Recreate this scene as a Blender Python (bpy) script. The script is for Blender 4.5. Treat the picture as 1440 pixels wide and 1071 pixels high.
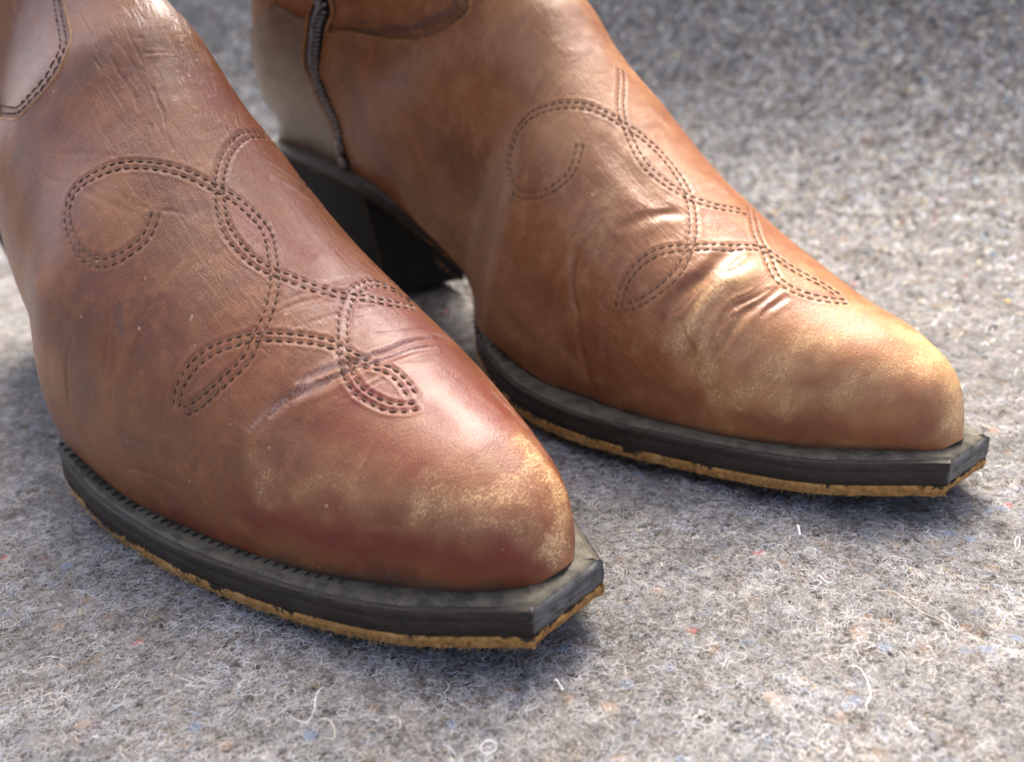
import bpy, math, random, json
import numpy as np
from mathutils import Vector, kdtree

random.seed(7); RNG = np.random.default_rng(11)
scene = bpy.context.scene
for o in list(bpy.data.objects): bpy.data.objects.remove(o)
col = scene.collection

# ------------------------------------------------------------------ camera
CAM_F, CAM_H, PITCH, ROLL = (1281.4, 0.12456, 22.8627, -3.5323)          # focal length in photo pixels (1440 wide), height, angles in degrees
cd = bpy.data.cameras.new('camera'); cam = bpy.data.objects.new('camera', cd); col.objects.link(cam)
cd.sensor_fit = 'HORIZONTAL'; cd.sensor_width = 6.4; cd.lens = 6.4*CAM_F/1440
cd.clip_start = .01; cd.clip_end = 30
th, ro = math.radians(PITCH), math.radians(ROLL)
fwd = np.array([0, math.cos(th), -math.sin(th)]); rgt = np.array([1., 0, 0]); upv = np.cross(rgt, fwd)
rgt, upv = math.cos(ro)*rgt+math.sin(ro)*upv, -math.sin(ro)*rgt+math.cos(ro)*upv
from mathutils import Matrix
cam.matrix_world = Matrix(((rgt[0], upv[0], -fwd[0], 0), (rgt[1], upv[1], -fwd[1], 0), (rgt[2], upv[2], -fwd[2], CAM_H), (0, 0, 0, 1)))
cd.dof.use_dof = True; cd.dof.focus_distance = .212; cd.dof.aperture_fstop = cd.lens/2.5
scene.camera = cam

# ------------------------------------------------------------------ light: soft daylight
SUN_EL, SUN_AZ = 54, 6                     # azimuth measured from +Y towards +X
w = bpy.data.worlds.new('World'); scene.world = w; w.use_nodes = True
nt = w.node_tree; bg = nt.nodes['Background']
sky = nt.nodes.new('ShaderNodeTexSky'); sky.sky_type = 'NISHITA'; sky.sun_disc = False
sky.sun_elevation = math.radians(SUN_EL); sky.sun_rotation = math.radians(SUN_AZ)
sky.air_density = .6; sky.dust_density = 9.0; sky.ozone_density = 1.0
nt.links.new(sky.outputs[0], bg.inputs[0]); bg.inputs[1].default_value = .125
sd = bpy.data.lights.new('sun', 'SUN'); sd.energy = 1.5; sd.angle = math.radians(34); sd.color = (1, .93, .82)
sun = bpy.data.objects.new('sun', sd); col.objects.link(sun)
sv = Vector((math.sin(math.radians(SUN_AZ))*math.cos(math.radians(SUN_EL)), math.cos(math.radians(SUN_AZ))*math.cos(math.radians(SUN_EL)), math.sin(math.radians(SUN_EL))))
sun.rotation_euler = sv.to_track_quat('Z', 'Y').to_euler()
scene.view_settings.view_transform = 'Standard'; scene.view_settings.look = 'None'
scene.view_settings.exposure = 2.27; scene.view_settings.gamma = 1.0
scene.render.engine = 'CYCLES'
scene.cycles.max_bounces = 6; scene.cycles.use_denoising = True

# ------------------------------------------------------------------ helpers
def link(o, parent=None):
    col.objects.link(o)
    if parent is not None: o.parent = parent
    return o
def tag(o, label=None, cat=None, group=None, kind=None):
    if label: o['label'] = label
    if cat: o['category'] = cat
    if group: o['group'] = group
    if kind: o['kind'] = kind
    return o
def mesh_np(name, V, F, mats, parent=None, smooth=True, attrs=None):
    V = np.asarray(V, np.float32); F = np.asarray(F, np.int32); k = F.shape[1]
    m = bpy.data.meshes.new(name)
    m.vertices.add(len(V)); m.vertices.foreach_set('co', V.ravel())
    m.loops.add(F.size); m.loops.foreach_set('vertex_index', F.ravel())
    m.polygons.add(len(F)); m.polygons.foreach_set('loop_start', np.arange(0, F.size, k, dtype=np.int32))
    m.polygons.foreach_set('use_smooth', np.full(len(F), smooth))
    for n, v in (attrs or {}).items():
        v = np.asarray(v, np.float32)
        if v.ndim == 2: a = m.attributes.new(n, 'FLOAT_VECTOR', 'POINT'); a.data.foreach_set('vector', v.ravel())
        else: a = m.attributes.new(n, 'FLOAT', 'POINT'); a.data.foreach_set('value', v)
    m.update(calc_edges=True); m.validate()
    m.materials.append(mats)
    o = bpy.data.objects.new(name, m)
    return link(o, parent)
def gridF(a, b, closed=False, flip=False):
    i = np.arange(a-1)[:, None]; j = np.arange(b if closed else b-1)[None]
    j2 = (j+1) % b
    F = np.stack([i*b+j, i*b+j2, (i+1)*b+j2, (i+1)*b+j], -1).reshape(-1, 4)
    return F[:, ::-1] if flip else F
def pchip(xk, yk, x):
    xk = np.asarray(xk, float); yk = np.asarray(yk, float)
    h = np.diff(xk); d = np.diff(yk)/h; m = np.zeros_like(yk)
    for i in range(1, len(xk)-1):
        if d[i-1]*d[i] > 0:
            w1 = 2*h[i]+h[i-1]; w2 = h[i]+2*h[i-1]; m[i] = (w1+w2)/(w1/d[i-1]+w2/d[i])
    m[0] = d[0]; m[-1] = d[-1]
    x = np.asarray(x, float)
    i = np.clip(np.searchsorted(xk, x)-1, 0, len(xk)-2); t = (x-xk[i])/h[i]
    return (2*t**3-3*t**2+1)*yk[i]+(t**3-2*t**2+t)*h[i]*m[i]+(-2*t**3+3*t**2)*yk[i+1]+(t**3-t**2)*h[i]*m[i+1]
def hash3(i, j, k, s):
    n = (i*374761393+j*668265263+k*2147483647+s*974634777) & 0xffffffff
    n = ((n ^ (n >> 13))*1274126177) & 0xffffffff
    n = ((n ^ (n >> 16))*2246822519) & 0xffffffff
    return ((n ^ (n >> 15)) & 0xffffff)/float(0xffffff)
def vnoise(X, scale, seed=0):
    P = np.asarray(X)*scale+1000.; I = np.floor(P).astype(np.int64); f = P-I; f = f*f*(3-2*f); r = 0
    for a in (0, 1):
        for b in (0, 1):
            for c in (0, 1):
                wgt = (f[..., 0] if a else 1-f[..., 0])*(f[..., 1] if b else 1-f[..., 1])*(f[..., 2] if c else 1-f[..., 2])
                r = r+wgt*hash3(I[..., 0]+a, I[..., 1]+b, I[..., 2]+c, seed)
    return r*2-1
def fbm(X, scale, seed=0, octs=3):
    r = 0; a = 1.
    for k in range(octs): r = r+a*vnoise(X, scale*2.03**k, seed+k*17); a *= .5
    return r/1.75

# ------------------------------------------------------------------ materials
def new_mat(name):
    m = bpy.data.materials.new(name); m.use_nodes = True
    return m, m.node_tree.nodes, m.node_tree.links, m.node_tree.nodes['Principled BSDF']
def N(n, t, **kw):
    x = n.new(t)
    for k, v in kw.items():
        if k in x.inputs: x.inputs[k].default_value = v
        else: setattr(x, k, v)
    return x
def mix(n, l, fac, a, b, mode='MIX'):
    x = n.new('ShaderNodeMix'); x.data_type = 'RGBA'; x.blend_type = mode
    for s, v in ((0, fac), (6, a), (7, b)):
        if hasattr(v, 'links') or hasattr(v, 'is_linked'): l.new(v, x.inputs[s])
        else: x.inputs[s].default_value = v if s == 0 else (*v, 1)
    return x.outputs[2]
def math_(n, l, op, a, b=None, c=None, clamp=False):
    x = n.new('ShaderNodeMath'); x.operation = op; x.use_clamp = clamp
    for s, v in enumerate((a, b, c)):
        if v is None: continue
        if hasattr(v, 'is_linked'): l.new(v, x.inputs[s])
        else: x.inputs[s].default_value = v
    return x.outputs[0]
def ramp(n, l, fac, lo, hi):
    x = n.new('ShaderNodeMapRange'); x.interpolation_type = 'SMOOTHSTEP'; l.new(fac, x.inputs[0])
    x.inputs[1].default_value = lo; x.inputs[2].default_value = hi
    return x.outputs[0]
def noise(n, l, co, scale, detail=3, rough=.55, dist=0):
    x = N(n, 'ShaderNodeTexNoise', Scale=scale, Detail=detail, Roughness=rough, Distortion=dist); l.new(co, x.inputs['Vector']); return x.outputs[0]

def leather(name, c_dark, c_mid, c_lite, c_red, c_wear, rough=.42, speck=1.0, dull=0.):
    m, n, l, p = new_mat(name)
    co = n.new('ShaderNodeTexCoord').outputs['Object']
    at = lambda s: N(n, 'ShaderNodeAttribute', attribute_name=s).outputs['Fac']
    wear_shine, red, dark = at('wear_shine'), at('red'), at('dark')
    big = noise(n, l, co, 38, 4, .6, .3); mid = noise(n, l, co, 160, 4, .6); fine = noise(n, l, co, 1500, 3, .6)
    suv = N(n, 'ShaderNodeAttribute', attribute_name='suv').outputs['Vector']
    def stretched(sx, sy, rot=0.):
        mp = N(n, 'ShaderNodeMapping'); l.new(suv, mp.inputs[0]); mp.inputs['Scale'].default_value = (sx, sy, 1); mp.inputs['Rotation'].default_value = (0, 0, rot); return mp.outputs[0]
    streak = noise(n, l, stretched(1, .30, .25), 260, 4, .62, .5)
    grainl = noise(n, l, stretched(1, .42, .35), 2000, 3, .6, .6)
    base = mix(n, l, ramp(n, l, big, .32, .68), c_dark, c_mid)
    base = mix(n, l, math_(n, l, 'MULTIPLY', ramp(n, l, mid, .45, .72), .55), base, c_lite)
    base = mix(n, l, math_(n, l, 'MULTIPLY', ramp(n, l, streak, .5, .72), .4), base, c_lite)
    redf = math_(n, l, 'MULTIPLY', red, math_(n, l, 'ADD', math_(n, l, 'MULTIPLY', ramp(n, l, mid, .3, .7), .4), .68), clamp=True)
    base = mix(n, l, redf, base, c_red)
    # worn finish: the pale core shows on the tops of the grain; toe tips also carry painted highlight
    vo = N(n, 'ShaderNodeTexVoronoi', Scale=2500, feature='F1'); l.new(co, vo.inputs['Vector'])
    grain = vo.outputs['Distance']
    sp_ = math_(n, l, 'ADD', math_(n, l, 'MULTIPLY', math_(n, l, 'SUBTRACT', grainl, .5), 2.1*speck), math_(n, l, 'MULTIPLY', math_(n, l, 'SUBTRACT', .42, grain), .8*speck))
    sp_ = math_(n, l, 'ADD', sp_, math_(n, l, 'MULTIPLY', math_(n, l, 'SUBTRACT', streak, .5), .9))
    hard = ramp(n, l, math_(n, l, 'ADD', wear_shine, sp_), .45, 1.25)
    soft = math_(n, l, 'MULTIPLY', wear_shine, math_(n, l, 'ADD', .55, math_(n, l, 'MULTIPLY', streak, .6)))
    wf = math_(n, l, 'ADD', math_(n, l, 'MULTIPLY', hard, .62), math_(n, l, 'MULTIPLY', soft, .36))
    wf = math_(n, l, 'MULTIPLY', wf, ramp(n, l, wear_shine, .03, .40), clamp=True)
    base = mix(n, l, wf, base, c_wear)
    darkf = math_(n, l, 'MULTIPLY', dark, math_(n, l, 'ADD', math_(n, l, 'MULTIPLY', streak, .7), .4), clamp=True)
    base = mix(n, l, darkf, base, (.055, .044, .038))
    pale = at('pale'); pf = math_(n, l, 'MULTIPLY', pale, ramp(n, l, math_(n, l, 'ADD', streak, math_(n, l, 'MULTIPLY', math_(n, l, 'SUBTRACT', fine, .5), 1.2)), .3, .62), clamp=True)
    base = mix(n, l, math_(n, l, 'MULTIPLY', pf, .5), base, (.50, .36, .31))  # whitish strokes: crease sheen and instep highlight painted in, plus dry finish wear
    # small nicks
    nick = noise(n, l, co, 420, 2, .5); nf = ramp(n, l, nick, .735, .775)
    base = mix(n, l, math_(n, l, 'MULTIPLY', nf, .5), base, c_wear)
    # pigment sits in the grain
    base = mix(n, l, math_(n, l, 'MULTIPLY', ramp(n, l, grain, .3, .75), .22), base, c_dark)
    l.new(base, p.inputs['Base Color'])
    r = math_(n, l, 'ADD', rough-.12, math_(n, l, 'MULTIPLY', mid, .22)); r = math_(n, l, 'ADD', r, math_(n, l, 'MULTIPLY', wf, .06))
    l.new(r, p.inputs['Roughness'])
    p.inputs['Specular IOR Level'].default_value = .34
    p.inputs['Coat Weight'].default_value = .13; p.inputs['Coat Roughness'].default_value = .24
    # grain + fine drying wrinkles
    wk = noise(n, l, stretched(.24, 1, -.12), 430, 5, .62, .9); wmask = at('wrinkle')
    hgt = math_(n, l, 'ADD', math_(n, l, 'MULTIPLY', grain, -.30), math_(n, l, 'MULTIPLY', grainl, .55))
    hgt = math_(n, l, 'ADD', hgt, math_(n, l, 'MULTIPLY', fine, .2))
    hgt = math_(n, l, 'ADD', hgt, math_(n, l, 'MULTIPLY', wmask, math_(n, l, 'MULTIPLY', ramp(n, l, wk, .30, .62), 1.25)))
    b = N(n, 'ShaderNodeBump', Strength=.45, Distance=.0004); l.new(hgt, b.inputs['Height']); l.new(b.outputs[0], p.inputs['Normal'])
    return m
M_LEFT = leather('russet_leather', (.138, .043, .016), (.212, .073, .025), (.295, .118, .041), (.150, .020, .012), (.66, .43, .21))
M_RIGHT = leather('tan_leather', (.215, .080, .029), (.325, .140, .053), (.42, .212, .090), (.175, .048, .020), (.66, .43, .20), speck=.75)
M_BACK = leather('grey_brown_leather', (.16, .105, .062), (.235, .16, .095), (.33, .24, .15), (.17, .08, .045), (.5, .38, .22), rough=.24, speck=.5)

def solid(name, c, rough=.5, var=.3, scale=300, bump=.3, dist=.0003, spec=.5, metal=0):
    m, n, l, p = new_mat(name); co = n.new('ShaderNodeTexCoord').outputs['Object']
    nz = noise(n, l, co, scale, 4, .65)
    a = tuple(v*(1-var) for v in c); b = tuple(min(1, v*(1+var)) for v in c)
    l.new(mix(n, l, ramp(n, l, nz, .3, .7), a, b), p.inputs['Base Color'])
    p.inputs['Roughness'].default_value = rough; p.inputs['Specular IOR Level'].default_value = spec; p.inputs['Metallic'].default_value = metal
    bm = N(n, 'ShaderNodeBump', Strength=bump, Distance=dist); l.new(noise(n, l, co, scale*3, 4, .7), bm.inputs['Height']); l.new(bm.outputs[0], p.inputs['Normal'])
    return m
def welt_mat():
    m, n, l, p = new_mat('dusty_welt'); co = n.new('ShaderNodeTexCoord').outputs['Object']
    nz = noise(n, l, co, 260, 5, .7); n2 = noise(n, l, co, 1800, 3, .7)
    c = mix(n, l, ramp(n, l, nz, .32, .62), (.036, .031, .022), (.102, .090, .062))
    c = mix(n, l, math_(n, l, 'MULTIPLY', ramp(n, l, n2, .58, .72), .5), c, (.19, .175, .135))
    l.new(c, p.inputs['Base Color']); p.inputs['Roughness'].default_value = .72; p.inputs['Specular IOR Level'].default_value = .35
    b = N(n, 'ShaderNodeBump', Strength=.7, Distance=.0004); l.new(math_(n, l, 'ADD', nz, math_(n, l, 'MULTIPLY', n2, .4)), b.inputs['Height']); l.new(b.outputs[0], p.inputs['Normal'])
    return m
def edge_mat():
    """black sole edge, burnished, paint rubbed off towards its lower rim"""
    m, n, l, p = new_mat('black_sole_edge'); co = n.new('ShaderNodeTexCoord').outputs['Object']
    mp = N(n, 'ShaderNodeMapping'); l.new(co, mp.inputs[0]); mp.inputs['Scale'].default_value = (1, 1, 4)
    st = noise(n, l, mp.outputs[0], 200, 5, .7); big = noise(n, l, co, 70, 3, .6); sp = noise(n, l, co, 2600, 2, .6)
    c = mix(n, l, ramp(n, l, st, .3, .7), (.013, .009, .006), (.034, .024, .016))
    c = mix(n, l, math_(n, l, 'MULTIPLY', ramp(n, l, big, .45, .75), .5), c, (.042, .034, .027))
    rub = N(n, 'ShaderNodeAttribute', attribute_name='rub').outputs['Fac']; fac_ = N(n, 'ShaderNodeAttribute', attribute_name='facet').outputs['Fac']
    c = mix(n, l, math_(n, l, 'MULTIPLY', fac_, ramp(n, l, st, .3, .6)), c, (.115, .115, .112))  # front snip face greyed: reflected light painted in, along with scuffing
    sc = noise(n, l, mp.outputs[0], 620, 3, .7); c = mix(n, l, math_(n, l, 'MULTIPLY', ramp(n, l, sc, .60, .72), .5), c, (.10, .085, .065))
    rf = ramp(n, l, math_(n, l, 'ADD', rub, math_(n, l, 'MULTIPLY', math_(n, l, 'SUBTRACT', sp, .5), 1.3)), .62, .8)
    c = mix(n, l, math_(n, l, 'MULTIPLY', rf, .8), c, (.26, .14, .045))
    c = mix(n, l, math_(n, l, 'MULTIPLY', ramp(n, l, sp, .70, .76), .6), c, (.22, .2, .16))
    l.new(c, p.inputs['Base Color'])
    l.new(math_(n, l, 'ADD', .40, math_(n, l, 'MULTIPLY', st, .3)), p.inputs['Roughness']); p.inputs['Specular IOR Level'].default_value = .32
    b = N(n, 'ShaderNodeBump', Strength=.4, Distance=.0003); l.new(math_(n, l, 'ADD', st, math_(n, l, 'MULTIPLY', sp, .3)), b.inputs['Height']); l.new(b.outputs[0], p.inputs['Normal'])
    return m
def outsole_mat():
    m, n, l, p = new_mat('raw_orange_sole_leather'); co = n.new('ShaderNodeTexCoord').outputs['Object']
    a = noise(n, l, co, 700, 5, .75); b2 = noise(n, l, co, 150, 3, .6)
    c = mix(n, l, ramp(n, l, a, .3, .7), (.20, .10, .028), (.50, .26, .08))
    c = mix(n, l, math_(n, l, 'MULTIPLY', ramp(n, l, b2, .5, .75), .5), c, (.60, .38, .15))
    rub = N(n, 'ShaderNodeAttribute', attribute_name='rub').outputs['Fac']
    rf = ramp(n, l, math_(n, l, 'ADD', rub, math_(n, l, 'MULTIPLY', math_(n, l, 'SUBTRACT', a, .5), 1.1)), .45, .6)
    c = mix(n, l, rf, (.032, .022, .014), c)
    l.new(c, p.inputs['Base Color']); p.inputs['Roughness'].default_value = .85; p.inputs['Specular IOR Level'].default_value = .25
    b = N(n, 'ShaderNodeBump', Strength=.8, Distance=.0005); l.new(a, b.inputs['Height']); l.new(b.outputs[0], p.inputs['Normal'])
    return m
M_WELT, M_EDGE, M_OUT = welt_mat(), edge_mat(), outsole_mat()
M_HEEL = solid('black_heel_stack', (.006, .006, .006), .75, .35, 180, .3, .0003, .2)
M_THREAD = solid('brown_thread', (.125, .072, .047), .7, .5, 500, .5, .0002, .3)
M_WTHREAD = solid('dark_welt_thread', (.022, .018, .014), .8, .4, 500, .5, .0002, .3)
M_TAPE = solid('black_zip_tape', (.020, .017, .015), .85, .3, 900, .8, .0004, .2)
M_TEETH = solid('gunmetal_zip', (.30, .29, .28), .34, .3, 400, .2, .0001, .5, .8)
M_BRASS = solid('dull_nickel', (.16, .14, .12), .4, .2, 200, .2, .0001, .5, .9)
M_PIPE = solid('raw_leather_edge', (.36, .17, .06), .6, .35, 400, .5, .0003, .35)

# ------------------------------------------------------------------ boot geometry (metres; x heel to toe, z up)
SOLE = {'Lx': -0.20183, 'Ly': 0.36212, 'Lyaw': -44.48999, 'Rx': -0.08096, 'Ry': 0.42386, 'Ryaw': -49.62623, 'len': 0.29678, 't1': 0.00704, 't2': 0.00306, 'ztoe': 0.00553, 'zb9': 0.00155, 'zwaist': 0.0215, 'zbr': 0.04981, 'zheel': 0.06, 'o1': 0.018, 'o2': 0.028, 'o3': 0.03, 'o4': 0.02362, 'o5': 0.0449, 'o6': 0.04323, 'o7': 0.03668, 'o8': 0.02678, 'o9': 0.01236, 'i1': 0.01889, 'i2': 0.024, 'i3': 0.02568, 'i4': 0.013, 'i5': 0.03729, 'i6': 0.04412, 'i7': 0.03656, 'i8': 0.02663, 'i9': 0.01015, 'Ltilt': 0.81717, 'Rtilt': -2.77743}
UP = {'TX': [0.29449, 0.29166, 0.28799, 0.27714, 0.25934, 0.23551, 0.20772, 0.18208, 0.16277, 0.15046, 0.13612, 0.12088, 0.10856, 0.10231, 0.10326, 0.11121], 'TZ': [0.01673, 0.02592, 0.03251, 0.04008, 0.04645, 0.05806, 0.07455, 0.09412, 0.11179, 0.12433, 0.13343, 0.1427, 0.15682, 0.17996, 0.21561, 0.26525], 'BBX': [-0.02687, -0.01354, 0.01356, 0.015], 'BBZ': [0.0785, 0.11447, 0.15998, 0.24], 'Do': [0.0, 0.00213, 0.0026, 0.00337, 0.00411, 0.00539, 0.00797, 0.01249, 0.01726, 0.01097, 0.00265, 0.00298, 0.03377, 0.05004, 0.05, 0.055], 'HBo': [0.30005, 0.40173, 0.4453, 0.51955, 0.489, 0.48315, 0.48911, 0.48537, 0.21473, 0.44067, 0.33205, 0.29522, 0.12019, 0.04994, 0.0, 0.0], 'C2o': [0.001, 0.00674, 0.01242, 0.01736, 0.02137, 0.0255, 0.0301, 0.03479, 0.03754, 0.03558, 0.03194, 0.02798, 0.0359, 0.047, 0.05, 0.055], 'Di': [0.0, 0.00162, 0.00325, 0.00337, 0.00487, 0.00642, 0.00704, 0.00727, 0.00708, 0.00634, 0.00581, 0.01001, 0.05183, 0.06444, 0.05, 0.055], 'HBi': [0.30004, 0.4012, 0.45833, 0.45941, 0.51448, 0.55407, 0.52624, 0.50653, 0.50444, 0.35818, 0.29746, 0.24948, 0.07256, 0.02379, -0.00282, 0.0], 'C2i': [0.001, 0.00636, 0.01163, 0.01779, 0.02515, 0.03145, 0.0349, 0.03546, 0.03402, 0.03083, 0.02838, 0.0331, 0.03854, 0.05392, 0.05, 0.055], 'mar': [-0.00254, 0.00559, 0.00726, 0.00359], 'shL': [0.00446, 0.03535], 'shR': [0.01509, 0.00183]}
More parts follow.
